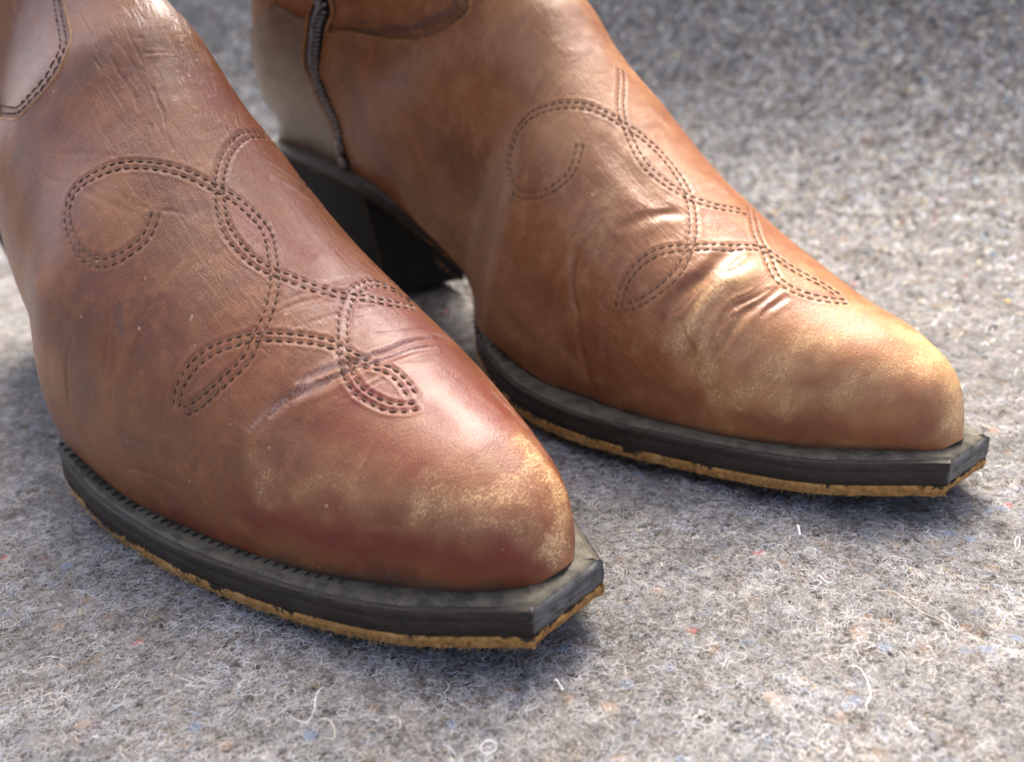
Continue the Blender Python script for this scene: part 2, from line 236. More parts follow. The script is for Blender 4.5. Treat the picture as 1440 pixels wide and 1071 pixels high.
DATA = json.loads(r'''{"L":{"stitch":{"spiral":[[6677,-238],[6595,-280],[6597,-328],[6660,-379],[6759,-414],[6916,-433],[7116,-429],[7324,-413],[7458,-382],[7484,-346],[7406,-300],[7300,-249],[7159,-201],[7021,-161],[6843,-115],[6691,-87],[6572,-63],[6465,-44],[6285,-25],[6112,-20],[5952,-38],[5769,-73],[5669,-96],[5546,-140],[5434,-200],[5369,-261],[5301,-328],[5312,-385],[5348,-453],[5415,-528],[5512,-577]],"leaf":[[5607,-570],[5634,-533],[5631,-481],[5595,-410],[5525,-352],[5446,-303],[5376,-263],[5277,-224],[5162,-182],[5042,-142],[4938,-116],[4805,-102],[4660,-86],[4543,-61],[4446,-40],[4326,-37],[4198,-45],[4080,-63]],"tip":[[3997,-89],[4023,-110],[4130,-149],[4276,-167],[4426,-176],[4574,-163],[4710,-137],[4834,-105],[4962,-64],[5082,-25],[5189,13],[5282,51],[5330,86],[5377,136],[5388,196],[5340,234],[5279,283],[5208,301]],"cross":[[7172,178],[7118,102],[6996,41],[6869,0],[6723,-37],[6613,-60],[6473,-82],[6317,-106],[6164,-116],[5986,-115],[5820,-105],[5674,-75],[5575,-53],[5472,-28],[5384,3],[5293,39],[5235,89],[5146,151],[5105,230],[5102,280]]},"seam":[[9555,-516],[9390,-463],[9398,-405],[9541,-361],[10016,-316],[10507,-291],[10949,-295]],"wear_shine":[[[[2344,-297,370],[2379,-296,346],[2372,-312,298]],551,0.55],[[[2406,-297,321],[2514,-264,325],[2628,-222,329],[2743,-169,336]],643,0.42],[[[2743,-169,336],[2808,-114,345],[2858,-43,342],[2853,26,349]],738,0.72],[[[2802,63,374],[2864,46,335],[2901,37,285],[2924,20,235]],730,0.95],[[[2858,-109,301],[2902,-56,274]],546,0.57],[[[2358,-262,428],[2434,-245,409],[2543,-220,382],[2642,-190,368]],891,0.28],[[[2638,-239,274],[2699,-215,277]],215,0.33],[[[1671,40,1083],[1748,82,1009]],548,0.24],[[[1688,-424,237],[1965,-396,273]],1064,0.19],[[[2541,118,470],[2695,92,416]],237,0.28],[[[1780,-261,828],[1932,-209,766],[2017,-204,708],[2103,-202,654]],1489,0.33]],"red":[[[[2347,128,567],[2493,122,493],[2578,114,454],[2669,98,424],[2754,73,398],[2819,65,362]],946,1.0],[[[2087,99,731],[2167,116,675],[2249,129,621],[2322,140,577],[2395,149,534]],774,0.9],[[[2493,-191,438],[2570,-170,419],[2646,-151,401],[2768,-110,374]],437,0.5],[[[2737,48,411],[2863,-7,342],[2903,-3,289],[2928,19,220]],508,0.6],[[[2050,6,765],[2145,31,702],[2242,53,641],[2327,62,592],[2413,69,545],[2498,74,502],[2585,76,461],[2737,48,411]],1032,1.0],[[[1672,139,1071],[1750,133,996],[1832,123,924],[1919,110,854],[2020,121,772],[2132,124,694]],753,0.84],[[[2320,-332,235],[2425,-309,236],[2519,-284,233],[2613,-253,237],[2698,-220,237],[2784,-182,235],[2859,-138,225],[2901,-91,226],[2928,-27,211]],571,1.0],[[[2516,-108,478],[2593,-17,464],[2724,-22,420]],690,0.96],[[[2006,-375,139],[2148,-352,132],[2276,-328,121]],503,0.6],[[[2283,-336,278],[2378,-315,275],[2466,-294,271]],248,0.72]],"dark":[[[[1463,-156,1119],[1509,-91,1165]],545,0.5],[[[1466,-378,630],[1738,-415,560],[1753,-424,483],[1756,-429,399]],883,0.6],[[[1354,-272,934],[1433,-299,844],[1552,-339,765]],734,0.5],[[[1807,-421,313],[1938,-400,315],[2057,-379,314]],341,0.25],[[[1895,-335,638],[1915,-354,577]],133,0.6],[[[2374,-304,107],[2482,-279,115],[2581,-247,125],[2670,-213,129],[2791,-162,137],[2868,-116,145]],346,1.0],[[[2617,19,455],[2624,28,452]],77,1.0],[[[1739,-117,969],[1834,-128,892],[1925,-139,817]],686,0.25]],"pale":[[[[2308,-286,420],[2348,-244,460],[2378,-200,491],[2396,-163,510]],92,0.88],[[[2374,-183,508],[2402,-128,527],[2419,-96,532],[2433,-46,536],[2440,21,536],[2435,97,529],[2423,160,515],[2405,221,488]],96,0.99],[[[2354,-250,449],[2384,-206,482],[2421,-146,508],[2436,-104,520],[2456,-52,524],[2461,26,525],[2460,89,518]],93,0.83],[[[2393,-149,521],[2399,-103,540],[2397,-77,549]],186,0.55],[[[2364,-47,572],[2334,-18,591],[2305,13,607],[2279,48,620]],122,0.77],[[[2267,58,626],[2247,121,625],[2234,195,600]],129,0.66],[[[2245,-113,620],[2266,-49,626],[2289,13,617]],97,0.55],[[[2210,-73,653],[2224,27,654],[2217,157,630]],101,0.55],[[[2286,84,611],[2306,164,576],[2303,218,547]],129,0.66],[[[2277,-130,594],[2310,-66,598],[2315,-9,602]],96,0.55],[[[1498,71,1256],[1571,47,1186],[1651,35,1100]],333,0.33],[[[1918,119,852],[1941,145,824],[1968,192,777]],110,0.77],[[[1905,0,874],[1985,-2,812],[2084,-20,741]],258,0.33],[[[2619,171,409],[2733,139,373],[2807,122,333]],141,0.55],[[[2372,281,441],[2545,227,400],[2652,180,383]],128,0.55]],"crease":[[[[2354,-250,449],[2382,-204,485],[2422,-145,508],[2440,-99,519],[2461,-46,522],[2468,19,522],[2464,117,509]],171,171.4],[[[2374,-182,508],[2406,-130,524],[2422,-99,529],[2439,-50,533],[2447,15,532],[2441,91,527],[2429,154,514],[2415,221,482]],144,144.1],[[[2363,-219,480],[2399,-166,507],[2429,-110,521]],77,-61.3],[[[2486,-94,499],[2493,-49,506],[2497,-8,508],[2507,54,500],[2509,150,474]],63,62.9],[[[2470,-148,481],[2499,-92,493],[2510,-51,497]],61,45.7],[[[1319,-25,1285],[1426,-53,1238],[1507,-67,1188],[1550,-62,1153],[1588,-65,1115],[1625,-63,1085],[1680,-78,1034],[1726,-79,998],[1765,-87,965]],54,72.3],[[[1487,-23,1231],[1549,-31,1177],[1596,-26,1133],[1647,-35,1082]],55,54.5],[[[1492,12,1244],[1553,1,1190],[1600,-4,1139],[1657,-21,1080],[1711,-35,1029],[1764,-57,978],[1802,-76,940]],54,71.9],[[[1454,-61,1223],[1518,-89,1159],[1587,-99,1088],[1630,-104,1051]],54,54.2],[[[1553,16,1196],[1563,90,1198]],74,92.6],[[[1584,10,1162],[1596,70,1161]],74,73.6],[[[1635,-63,1077],[1699,-76,1020],[1763,-89,965]],53,44.2],[[[1918,119,852],[1941,145,824],[1968,192,777]],73,73.0],[[[1850,113,911],[1880,179,857],[1913,244,772]],112,-74.5],[[[2240,-118,621],[2262,-45,629],[2259,80,627]],66,49.1],[[[2277,-130,594],[2310,-66,598],[2315,-9,602],[2322,108,586]],65,56.8],[[[2226,-96,637],[2241,-8,644],[2237,98,636],[2200,213,608]],68,50.7],[[[2334,-107,572],[2331,-44,590],[2337,54,588]],48,-48.2],[[[2392,6,561],[2403,78,549],[2397,168,525]],66,49.4],[[[1833,-417,331],[2003,-389,313],[2114,-369,304]],84,67.4],[[[1760,-428,342],[1931,-400,337],[2057,-379,314]],85,51.3],[[[1759,-409,563],[1732,-431,452],[1710,-436,370]],122,87.4],[[[1863,-343,652],[1882,-367,575],[1869,-395,490]],100,66.9],[[[1713,-420,223],[1950,-397,239],[2109,-372,234]],87,52.2],[[[1475,-276,889],[1712,-255,871],[1840,-219,825]],122,52.3],[[[1512,-239,948],[1689,-191,943],[1822,-119,906]],105,52.7],[[[1741,-230,882],[1843,-200,838],[1925,-139,817]],85,42.4]]},"R":{"stitch":{"spiral":[[6798,-286],[6737,-317],[6692,-350],[6682,-386],[6728,-432],[6800,-477],[6935,-519],[7075,-543],[7226,-552],[7382,-554],[7516,-541],[7587,-516],[7614,-485],[7624,-450],[7589,-406],[7535,-362],[7444,-318],[7354,-275],[7252,-233],[7152,-194],[7045,-163],[6934,-141],[6826,-120],[6716,-104],[6586,-82],[6463,-68],[6321,-60],[6181,-58],[6040,-65],[5914,-76],[5804,-91],[5669,-122],[5550,-160],[5449,-200],[5368,-246],[5282,-317],[5237,-384],[5251,-455],[5304,-523],[5382,-579],[5476,-615]],"leaf":[[5531,-612],[5566,-577],[5586,-518],[5575,-463],[5542,-401],[5471,-340],[5370,-289],[5268,-239],[5147,-178],[5047,-117],[4965,-67],[4842,-50],[4702,-48],[4558,-40],[4384,-23],[4196,-8],[4040,-11]],"tip":[[3952,-27],[4029,-62],[4176,-109],[4313,-132],[4466,-147],[4621,-131],[4775,-92],[4956,-50],[5079,-28],[5209,11],[5360,70],[5462,119]],"cross":[[7407,34],[7269,12],[7049,-37],[6861,-79],[6668,-104],[6491,-124],[6308,-142],[6144,-143],[5991,-133],[5839,-118],[5701,-99],[5601,-68],[5504,-30],[5409,42]]},"seam":[[11655,-479],[11420,-475],[10876,-453],[10415,-409],[10255,-362],[10244,-315]],"wear_shine":[[[[2382,-143,544],[2373,-235,495],[2343,-296,434],[2314,-329,366]],566,0.9],[[[2377,-281,438],[2380,-321,330],[2414,-317,298]],729,0.76],[[[2448,-255,428],[2500,-261,383],[2447,-304,323]],496,0.57],[[[2439,-312,223],[2526,-287,280],[2592,-238,352],[2645,-170,396]],655,0.71],[[[2597,-263,255],[2713,-200,299],[2782,-130,346],[2810,-14,379]],690,0.66],[[[2675,-123,411],[2711,22,424],[2738,126,380]],660,0.47],[[[2765,-4,404],[2830,24,366],[2886,15,316],[2916,6,261]],1030,1.0],[[[2576,-99,460],[2635,11,449]],388,0.47],[[[1991,-237,715],[1995,-284,651],[1975,-321,593]],666,0.57],[[[1709,-260,867],[1875,-219,813],[1998,-201,741]],1243,0.38],[[[1559,-176,1104],[1718,-150,1003]],1293,0.38],[[[1940,-371,386],[1841,-364,206]],767,0.28],[[[925,-212,1037],[1215,-253,906]],1842,0.14],[[[2747,-188,277],[2809,-139,309]],366,0.47]],"red":[[[[1574,-336,182],[1798,-354,145],[2034,-344,114],[2154,-338,125],[2263,-328,134]],741,0.6],[[[1806,167,920],[1911,159,834],[2049,92,755],[2171,92,673],[2305,64,601]],741,0.54],[[[2026,-369,297],[2153,-357,239],[2336,-330,198]],781,0.72],[[[2532,-282,181],[2608,-253,181],[2680,-220,179],[2764,-182,189],[2842,-138,196],[2909,-65,233]],494,0.84],[[[2300,-248,523],[2259,-325,422]],307,0.84],[[[2206,-106,653],[2306,-73,602]],499,0.6],[[[1601,-346,543],[1765,-363,461],[1911,-371,380]],745,0.36],[[[2502,-181,462],[2552,-112,467],[2590,-20,465]],340,0.6],[[[2755,-121,373],[2765,-4,404]],286,0.48]],"dark":[[[[-93,-225,879],[5,-195,761],[199,-174,697],[412,-185,665]],1372,0.55],[[[580,-288,1168],[674,-251,1144],[815,-224,1140],[967,-203,1152],[1076,-190,1177],[1170,-176,1210],[1200,-168,1226]],174,0.8],[[[1882,-348,104],[2007,-343,102]],195,0.7],[[[2141,-333,101],[2284,-316,104],[2414,-293,108],[2509,-269,112],[2595,-237,116],[2678,-202,121],[2749,-171,131],[2818,-136,144],[2882,-95,153]],169,0.7],[[[887,-223,583],[1021,-228,494],[1155,-237,410],[1381,-296,256]],670,0.5],[[[620,-251,1110],[603,-221,995],[615,-208,878],[808,-225,681]],701,0.5],[[[1654,-331,676],[1656,-336,651]],87,0.9],[[[855,-211,1036],[1000,-236,932],[1129,-253,832],[1295,-268,680]],992,0.3]],"pale":[[[[1882,46,898],[1926,70,857]],195,0.66],[[[2140,11,707],[2169,41,686]],155,0.55],[[[2272,-201,575],[2316,-150,577]],115,0.33],[[[1984,-110,801],[2083,-83,736]],246,0.28],[[[2058,-361,409],[2068,-365,263]],152,0.28],[[[2565,-146,448],[2569,-88,466]],138,0.33]],"crease":[[[[1991,-317,593],[1949,-337,561],[1934,-351,519],[1938,-359,478],[1955,-368,410],[1973,-371,372],[1986,-371,283],[2002,-361,194],[2021,-349,133]],176,98.1],[[[2058,-276,628],[2132,-198,659],[2172,-157,656]],303,94.1],[[[2330,-137,573],[2327,-209,540],[2314,-247,516],[2279,-296,474],[2248,-327,424],[2228,-344,369]],293,163.5],[[[2405,-142,532],[2375,-223,503],[2351,-293,435],[2335,-326,360]],448,-143.1],[[[2481,-124,498],[2457,-221,459],[2436,-271,414],[2425,-299,363],[2414,-317,298]],189,105.8],[[[2461,-156,496],[2428,-231,467],[2405,-272,432]],158,88.2],[[[2504,-137,482],[2485,-216,446]],157,70.1],[[[2386,-264,455],[2373,-314,366],[2395,-322,294]],318,-106.6],[[[2317,-321,394],[2347,-330,324],[2347,-334,264]],322,90.1],[[[2090,-344,131],[2201,-350,208]],346,38.7],[[[833,-211,1036],[1032,-233,968],[1215,-253,906]],843,70.7],[[[1896,-181,831],[2040,-186,724],[2119,-186,673]],482,76.9],[[[1947,-292,667],[1879,-340,582],[1843,-363,474]],493,-59.0],[[[1599,-352,336],[1668,-355,256],[1777,-363,236]],460,64.3],[[[2682,-200,121],[2719,-205,197],[2747,-188,277]],608,34.0]],"zip":[[12049,-457],[11930,-486],[11754,-521],[11587,-564],[11389,-614],[11111,-669],[10726,-720],[10299,-778],[9910,-832],[9610,-887],[9422,-928]],"back":[[12490,-551],[12271,-534],[12072,-518]]}}''')
LEN = SOLE['len']; T1 = SOLE['t1']; T2 = SOLE['t2']; ZT = T1+T2
XS = np.array([-0.075, -0.053, 0.06, 0.22, 0.38, 0.52, 0.66, 0.8, 0.91, 1.0])
def zbot(x): return pchip([-.075, .22, .40, .60, .70, .88, 1.0], [SOLE['zheel'], SOLE['zbr'], SOLE['zwaist'], .0005, 0., SOLE['zb9'], SOLE['ztoe']], np.asarray(x)/LEN)
def outl(x, io): return pchip(XS, [0]+[SOLE[io+'%d' % i] for i in range(1, 10)], np.clip(np.asarray(x)/LEN, XS[0], 1))
NS = 17
BX = np.array([0.292, 0.2897, 0.2825, 0.266, 0.245, 0.215, 0.185, 0.15, 0.115, 0.065, 0.015, -0.012]); WB = {'o': np.array([0.001, 0.0085, 0.0143, 0.0213, 0.0286, 0.0344, 0.0384, 0.0405]), 'i': np.array([0.001, 0.0075, 0.0128, 0.021, 0.0285, 0.0332, 0.0348, 0.0325])}
up = {k: np.array(v) for k, v in UP.items()}
TXK = np.append(up['TX'], .122); TZK = np.append(up['TZ'], .345)
BXK = np.concatenate([BX, up['BBX'], [.012]]); BZK = np.concatenate([zbot(BX)+ZT, up['BBZ'], [.34]])
ext = {k: np.append(up[k], e) for k, e in (('Do', .062), ('Di', .062), ('HBo', 0), ('HBi', 0), ('C2o', .062), ('C2i', .062))}
KN = np.arange(NS)
def bend(x, b): return (.2*.012*np.logaddexp(0, (.115-np.asarray(x))/.012) if b == 'L' else 0*np.asarray(x))   # the front boot's heel swings inwards
def surf(t, ph, foot, b):
    t = np.asarray(t, float); ph = np.asarray(ph, float); u = 1-np.abs(ph); u = 1-np.abs(ph)
    s_ = np.abs(ph); u = 1-s_
    f = lambda v: pchip(KN, v, t)
    Bx, Bz, Tx, Tz = f(BXK), f(BZK), f(TXK), f(TZK)
    Y = np.zeros(t.shape); Hh = np.zeros(t.shape)
    for sgn in (-1, 1):
        io = 'o' if (foot == 'R') == (sgn < 0) else 'i'
        wb = np.concatenate([WB[io], outl(BX[8:], io)-up['mar'], [0]*5])
        wb[0] = .006*0+.006; wb[1] = max(wb[1], .0085)
        c1 = f(wb+ext['D'+io]); hb = f(ext['HB'+io]); c2 = f(np.maximum(ext['C2'+io], .0005)); w0 = f(wb)
        y = (1-u)**3*w0+3*(1-u)**2*u*c1+3*(1-u)*u*u*c2
        hh = 3*(1-u)**2*u*hb+3*(1-u)*u*u+u**3
        s = (ph*sgn > 0) | ((ph == 0) & (sgn > 0))
        Y = np.where(s, sgn*y, Y); Hh = np.where(s, hh, Hh)
    X = Bx+(Tx-Bx)*Hh; Z = Bz+(Tz-Bz)*Hh
    g = np.clip((Z-.06)/.15, 0, 2)**1.5; sh = up['sh'+b]
    X = X+sh[0]*g
    return np.stack([X, Y+sh[1]*g+bend(X, b), Z], -1)
def frame(t, ph, foot, b):
    """point, outward normal, d/dt, d/dph"""
    e = 2e-3; P0 = surf(t, ph, foot, b)
    a = surf(np.minimum(t+e, NS-1), ph, foot, b)-surf(np.maximum(t-e, 0.0), ph, foot, b)
    pe = np.clip(ph+e, -1, 1); pm = np.clip(ph-e, -1, 1); c = surf(t, pe, foot, b)-surf(t, pm, foot, b)
    at = a/(np.minimum(t+e, NS-1)-np.maximum(t-e, 0.0))[..., None]; cp = c/(pe-pm)[..., None]
    n = np.cross(cp, at); n /= np.linalg.norm(n, axis=-1, keepdims=True)+1e-12
    return P0, n, at, cp

def polydist(X, pts):
    """distance of points to a polyline and the running length fraction"""
    best = np.full(len(X), 1e9); frac = np.zeros(len(X))
    for k in range(len(pts)-1):
        a, c = pts[k], pts[k+1]; ab = c-a
        s = np.clip((X-a)@ab/(ab@ab+1e-15), 0, 1); d = np.linalg.norm(X-a-s[:, None]*ab, axis=1)
        m = d < best; best = np.where(m, d, best); frac = np.where(m, (k+s)/(len(pts)-1), frac)
    return best, frac
def smooth_path(tp, n=None):
    tp = np.array(tp, float)/1000.
    k = np.arange(len(tp)); s = np.linspace(0, len(tp)-1, len(tp)*8)
    def cr(v):
        i = np.clip(np.floor(s).astype(int), 0, len(v)-2); f = s-i
        p0 = v[np.maximum(i-1, 0)]; p1 = v[i]; p2 = v[i+1]; p3 = v[np.minimum(i+2, len(v)-1)]
        return .5*(2*p1+(-p0+p2)*f+(2*p0-5*p1+4*p2-p3)*f**2+(-p0+3*p1-3*p2+p3)*f**3)
    t, p = cr(tp[:, 0]), cr(tp[:, 1])
    # light smoothing of the traced points
    for _ in range(12):
        t[1:-1] = .25*t[:-2]+.5*t[1:-1]+.25*t[2:]; p[1:-1] = .25*p[:-2]+.5*p[1:-1]+.25*p[2:]
    return t, p
def offset_path(t, p, off, foot, b):
    """move a (t, ph) path sideways on the surface by off metres"""
    P0, n, at, cp = frame(t, p, foot, b)
    tg = np.gradient(P0, axis=0); tg /= np.linalg.norm(tg, axis=1, keepdims=True)+1e-12
    side = np.cross(n, tg)*off
    a11 = (at*at).sum(1); a12 = (at*cp).sum(1); a22 = (cp*cp).sum(1); b1 = (at*side).sum(1); b2 = (cp*side).sum(1)
    det = a11*a22-a12*a12+1e-18
    return t+(b1*a22-b2*a12)/det, p+(a11*b2-a12*b1)/det
def resample(t, p, foot, b, step):
    X = surf(t, p, foot, b); L = np.concatenate([[0], np.cumsum(np.linalg.norm(np.diff(X, axis=0), axis=1))])
    s = np.arange(0, L[-1], step)
    return np.interp(s, L, t), np.interp(s, L, p)

ZIPK = np.array([[9.30, 1.0], [9.427, .941], [9.557, .896], [9.755, .839], [10.027, .787], [10.41, .733], [10.842, .68], [11.213, .629], [11.422, .576], [11.581, .527], [11.745, .485]])
def zip_t(a):                                # side seam / zip line: t as a function of |ph| (.485 .. 1)
    k = ZIPK[::-1]; return pchip(k[:, 1], k[:, 0], np.clip(a, .485, 1))
SEAMK = {'L': [[0, 12.6], [.12, 12.2], [.18, 11.2], [.205, 10.2], [.2215, 9.45], [.237, 9.156], [.273, 8.90], [.316, 8.755], [.357, 8.722], [.412, 8.742], [.455, 8.784], [.50, 8.93], [.56, 9.4], [.60, 10.1], [.63, 11.0]],
         'R': [[0, 12.6], [.15, 12.2], [.20, 11.4], [.24, 10.5], [.27, 9.85], [.30, 9.62], [.325, 9.575], [.346, 9.573], [.393, 9.635], [.438, 9.828], [.475, 10.37], [.492, 11.10], [.505, 11.5]]}
SEAM_END = {'L': .63, 'R': .505}
def vamp_end(a, b, gap):
    k = np.array(SEAMK[b]); return np.where(a < SEAM_END[b], pchip(k[:, 0], k[:, 1], np.minimum(a, SEAM_END[b])), zip_t(a)-gap)
def gap_t(a, sgn, foot, b, width):
    """how far along t the panel edge keeps from the side line to leave 'width' metres"""
    a = np.asarray(a); t = zip_t(a); P0, n, at, cp = frame(t, sgn*a, foot, b)
    e = 1e-3; tg = surf(zip_t(np.clip(a+e, .485, 1)), sgn*np.clip(a+e, .485, 1), foot, b)-surf(zip_t(np.clip(a-e, .485, 1)), sgn*np.clip(a-e, .485, 1), foot, b)
    tg /= np.linalg.norm(tg, axis=-1, keepdims=True)+1e-12
    perp = at-(at*tg).sum(-1, keepdims=True)*tg
    return width/(np.linalg.norm(perp, axis=-1)+1e-9)

def capsules(C, D, Nn, L, R, seg=6):
    """one small thread capsule per stitch: centre, direction, normal, length, radius"""
    B = np.cross(Nn, D); prof = np.array([[-.5, .25, -.55], [-.34, .85, -.05], [0, 1.0, .35], [.34, .85, -.05], [.5, .25, -.55]])
    ang = np.arange(seg)*2*math.pi/seg; V = []
    for x, r, zz in prof:
        for a in ang:
            V.append(C+D*(x*L)[:, None]+B*(math.cos(a)*r*R)[:, None]+Nn*((math.sin(a)*r+zz)*R)[:, None])
    V = np.stack(V, 1); n = len(C); F1 = gridF(5, seg, closed=True)
    F = (F1[None]+(np.arange(n)*5*seg)[:, None, None]).reshape(-1, 4)
    return V.reshape(-1, 3), F

def build_boot(b, foot, label, mat, mat_shaft, zip_side):
    D = DATA[b]
    root = bpy.data.objects.new('cowboy_boot', None); link(root)
    tag(root, label, 'boot', 'pair of brown cowboy boots')
    root.location = (SOLE[b+'x'], SOLE[b+'y'], 0)
    root.rotation_euler = (math.radians(SOLE[b+'tilt']), 0, math.radians(SOLE[b+'yaw'])); root.rotation_mode = 'XYZ'
    # ---------- stitch rows of the toe flower, in surface coordinates
    rows = []
    def add_rows(name, tp, off=.00098, mirror=False):
        t, p = smooth_path(tp)
        if mirror: p = -p
        for s in (-1, 1):
            rows.append((name, *offset_path(t, p, s*off, foot, b)))
    for k, tp in D['stitch'].items(): add_rows(k, tp)
    sp = D['stitch']['spiral']
    k0 = next(i for i, q in enumerate(sp) if q[1] > -180 and i > 12); k1 = next(i for i, q in enumerate(sp) if q[1] < -300 and i > k0+6)
    add_rows('far spiral', sp[:k0], mirror=True); add_rows('far leaf', sp[k1:], mirror=True); add_rows('far leaf', D['stitch']['leaf'][:6], mirror=True)
    # seam rows along the vamp edge
    for sgn in (-1, 1):
        a = np.linspace(.19, SEAM_END[b]-.01, 120); tt = vamp_end(a, b, 0)
        for off in ((.0017, .0036) if b == 'L' else (.0018, .0046)):
            t2, p2 = offset_path(tt, sgn*a, off*sgn, foot, b); rows.append(('seam', t2, p2))
    stitches = []; groove = []
    for name, t, p in rows:
        ok = (t > .1) & (t < NS-1.2) & (np.abs(p) < .97); t, p = t[ok], p[ok]
        pitch = .00235 if name != 'seam' else .0029
        ts, ps = resample(t, p, foot, b, pitch); gs = resample(t, p, foot, b, .0005)
        stitches.append((name, ts, ps)); groove.append(surf(*gs, foot, b))
    G = np.concatenate(groove); SC = np.concatenate([surf(a, c, foot, b) for _, a, c in stitches])
    kd = kdtree.KDTree(len(G)); [kd.insert(Vector(v), i) for i, v in enumerate(G)]; kd.balance()
    ks = kdtree.KDTree(len(SC)); [ks.insert(Vector(v), i) for i, v in enumerate(SC)]; ks.balance()
    strokes = {k: [(np.array(s[0])/1e4, s[1]/1e5, s[2]) for s in D[k]] for k in ('wear_shine', 'red', 'dark', 'pale')}
    creases = [(np.array(s[0])/1e4, s[1]/1e5, s[2]/1e5) for s in D['crease']]
    def displaced(X, n, stitched=True):
        d = .0004*fbm(X, 45, 3)+.00008*fbm(X, 170, 8)
        w_ = X+.0009*np.stack([vnoise(X, 160, 1), vnoise(X, 160, 2), vnoise(X, 160, 3)], -1)
        gr = np.zeros(len(X))
        for pts, wd, dep in creases:
            lo, hi = pts.min(0)-wd*5, pts.max(0)+wd*5
            ii = np.nonzero(((w_ > lo) & (w_ < hi)).all(1))[0]
            if not len(ii): continue
            dist, fr = polydist(w_[ii], pts); taper = np.sin(np.pi*np.clip(fr*.9+.05, 0, 1))**.6
            x = dist/(wd*.62); prof = -np.exp(-x**2)+.22*np.exp(-((x-1.9)/.9)**2)
            gr[ii] = np.where(np.abs(prof*dep*taper) > np.abs(gr[ii]), prof*dep*taper, gr[ii])
        d += gr*(.38 if b == 'L' else .64)
        # fine wrinkles across the flex and the instep
        st = X*np.array([1, .35, 1.]); fl = np.exp(-((X[:, 0]-.215)/.03)**2)+.8*np.exp(-((X[:, 2]-.115)/.04)**2)
        d += .00007*fl*fbm(st, 480, 21)
        if stitched:
            near = np.nonzero((X[:, 2] > .02) & (X[:, 0] > .02))[0]
            dg = np.full(len(X), 1.); ds = np.full(len(X), 1.)
            for i in near:
                q = kd.find(X[i])[2]; dg[i] = q
                if q < .002: ds[i] = ks.find(X[i])[2]
            q_ = .7 if b == 'L' else .5
            d += q_*(-.00022*np.exp(-(dg/.0007)**2)-.00022*np.exp(-(ds/.0006)**2)+.00014*np.exp(-((dg-.0013)/.0005)**2)+.00016*np.exp(-(dg/.0006)**2)*(1-np.exp(-(ds/.0008)**2)))
        return X+n*d[:, None], (dg if stitched else None)
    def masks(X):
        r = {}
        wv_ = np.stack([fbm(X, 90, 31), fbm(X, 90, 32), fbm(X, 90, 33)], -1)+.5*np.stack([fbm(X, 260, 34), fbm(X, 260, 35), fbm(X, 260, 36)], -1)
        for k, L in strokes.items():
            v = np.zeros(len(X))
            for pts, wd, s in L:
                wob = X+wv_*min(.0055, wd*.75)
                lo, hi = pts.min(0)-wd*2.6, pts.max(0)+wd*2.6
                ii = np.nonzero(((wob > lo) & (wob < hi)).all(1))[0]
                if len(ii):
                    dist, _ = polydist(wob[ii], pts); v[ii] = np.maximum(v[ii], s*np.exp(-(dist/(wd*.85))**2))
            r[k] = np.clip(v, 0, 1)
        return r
    def panel(name, t, p, m, off=0., thick=.0014, stitched=True, weld=False):
        a, c = t.shape; P0, n, _, _ = frame(t.ravel(), p.ravel(), foot, b)
        X, dg = displaced(P0, n, stitched); X = X+n*off
        G_ = P0.reshape(a, c, 3); du = np.linalg.norm(np.diff(G_, axis=0), axis=2); dv = np.linalg.norm(np.diff(G_, axis=1), axis=2)
        su = np.concatenate([np.zeros((1, c)), np.cumsum(du, 0)]); sv_ = np.concatenate([np.zeros((a, 1)), np.cumsum(dv, 1)], 1); sv_ = sv_-sv_[:, c//2][:, None]
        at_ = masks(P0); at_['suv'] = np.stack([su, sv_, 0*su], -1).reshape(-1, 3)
        x_, z_ = P0[:, 0], P0[:, 2]
        at_['wrinkle'] = np.clip(np.exp(-((z_-.118)/.030)**2)*(x_ > .07)*(.75 if b == 'L' else .22)+.45*np.exp(-((x_-.215)/.028)**2), 0, 1)
        o = mesh_np(name, X, gridF(a, c), m, root, attrs=at_)
        if thick:
            md = o.modifiers.new('thickness', 'SOLIDIFY'); md.thickness = thick; md.offset = -1; md.use_rim = True
        return o
    # ---------- vamp
    fine = (.17, .245) if b == 'L' else (.19, .34)
    half = np.unique(np.concatenate([np.linspace(0, fine[0], 50), np.linspace(*fine, 70), np.linspace(fine[1], 1, 120)])); ph = np.concatenate([-half[:0:-1], half]); nphi = len(ph); a = np.abs(ph)
    hw = .0036
    gz = {s: gap_t(a, s, foot, b, hw if s == zip_side else .0004) for s in (-1, 1)}
    gap = np.where(ph < 0, gz[-1], gz[1])
    te = vamp_end(a, b, gap); t0 = 8.4
    tr = np.concatenate([np.broadcast_to(np.linspace(.03, t0, 560)[:, None], (560, nphi)), t0+(te-t0)[None]*np.linspace(0, 1, 121)[1:, None]])
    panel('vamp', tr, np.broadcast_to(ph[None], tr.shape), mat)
    # ---------- cut edge of the vamp
    for sgn in (-1, 1):
        ae = np.linspace(.17, SEAM_END[b]-.004, 200); te_ = vamp_end(ae, b, 0)
        P1, n1, _, _ = frame(te_, sgn*ae, foot, b); P1, _ = displaced(P1, n1, False); tg1 = np.gradient(P1, axis=0); tg1 /= np.linalg.norm(tg1, axis=1, keepdims=True)+1e-12
        s1 = np.cross(n1, tg1); ang = np.arange(8)*2*np.pi/8
        X = P1[:, None]+n1[:, None]*(np.sin(ang)*.0007-.0005)[None, :, None]+s1[:, None]*(np.cos(ang)*.00035)[None, :, None]
        mesh_np('cut_edge', X.reshape(-1, 3), gridF(200, 8, closed=True), M_PIPE, root)
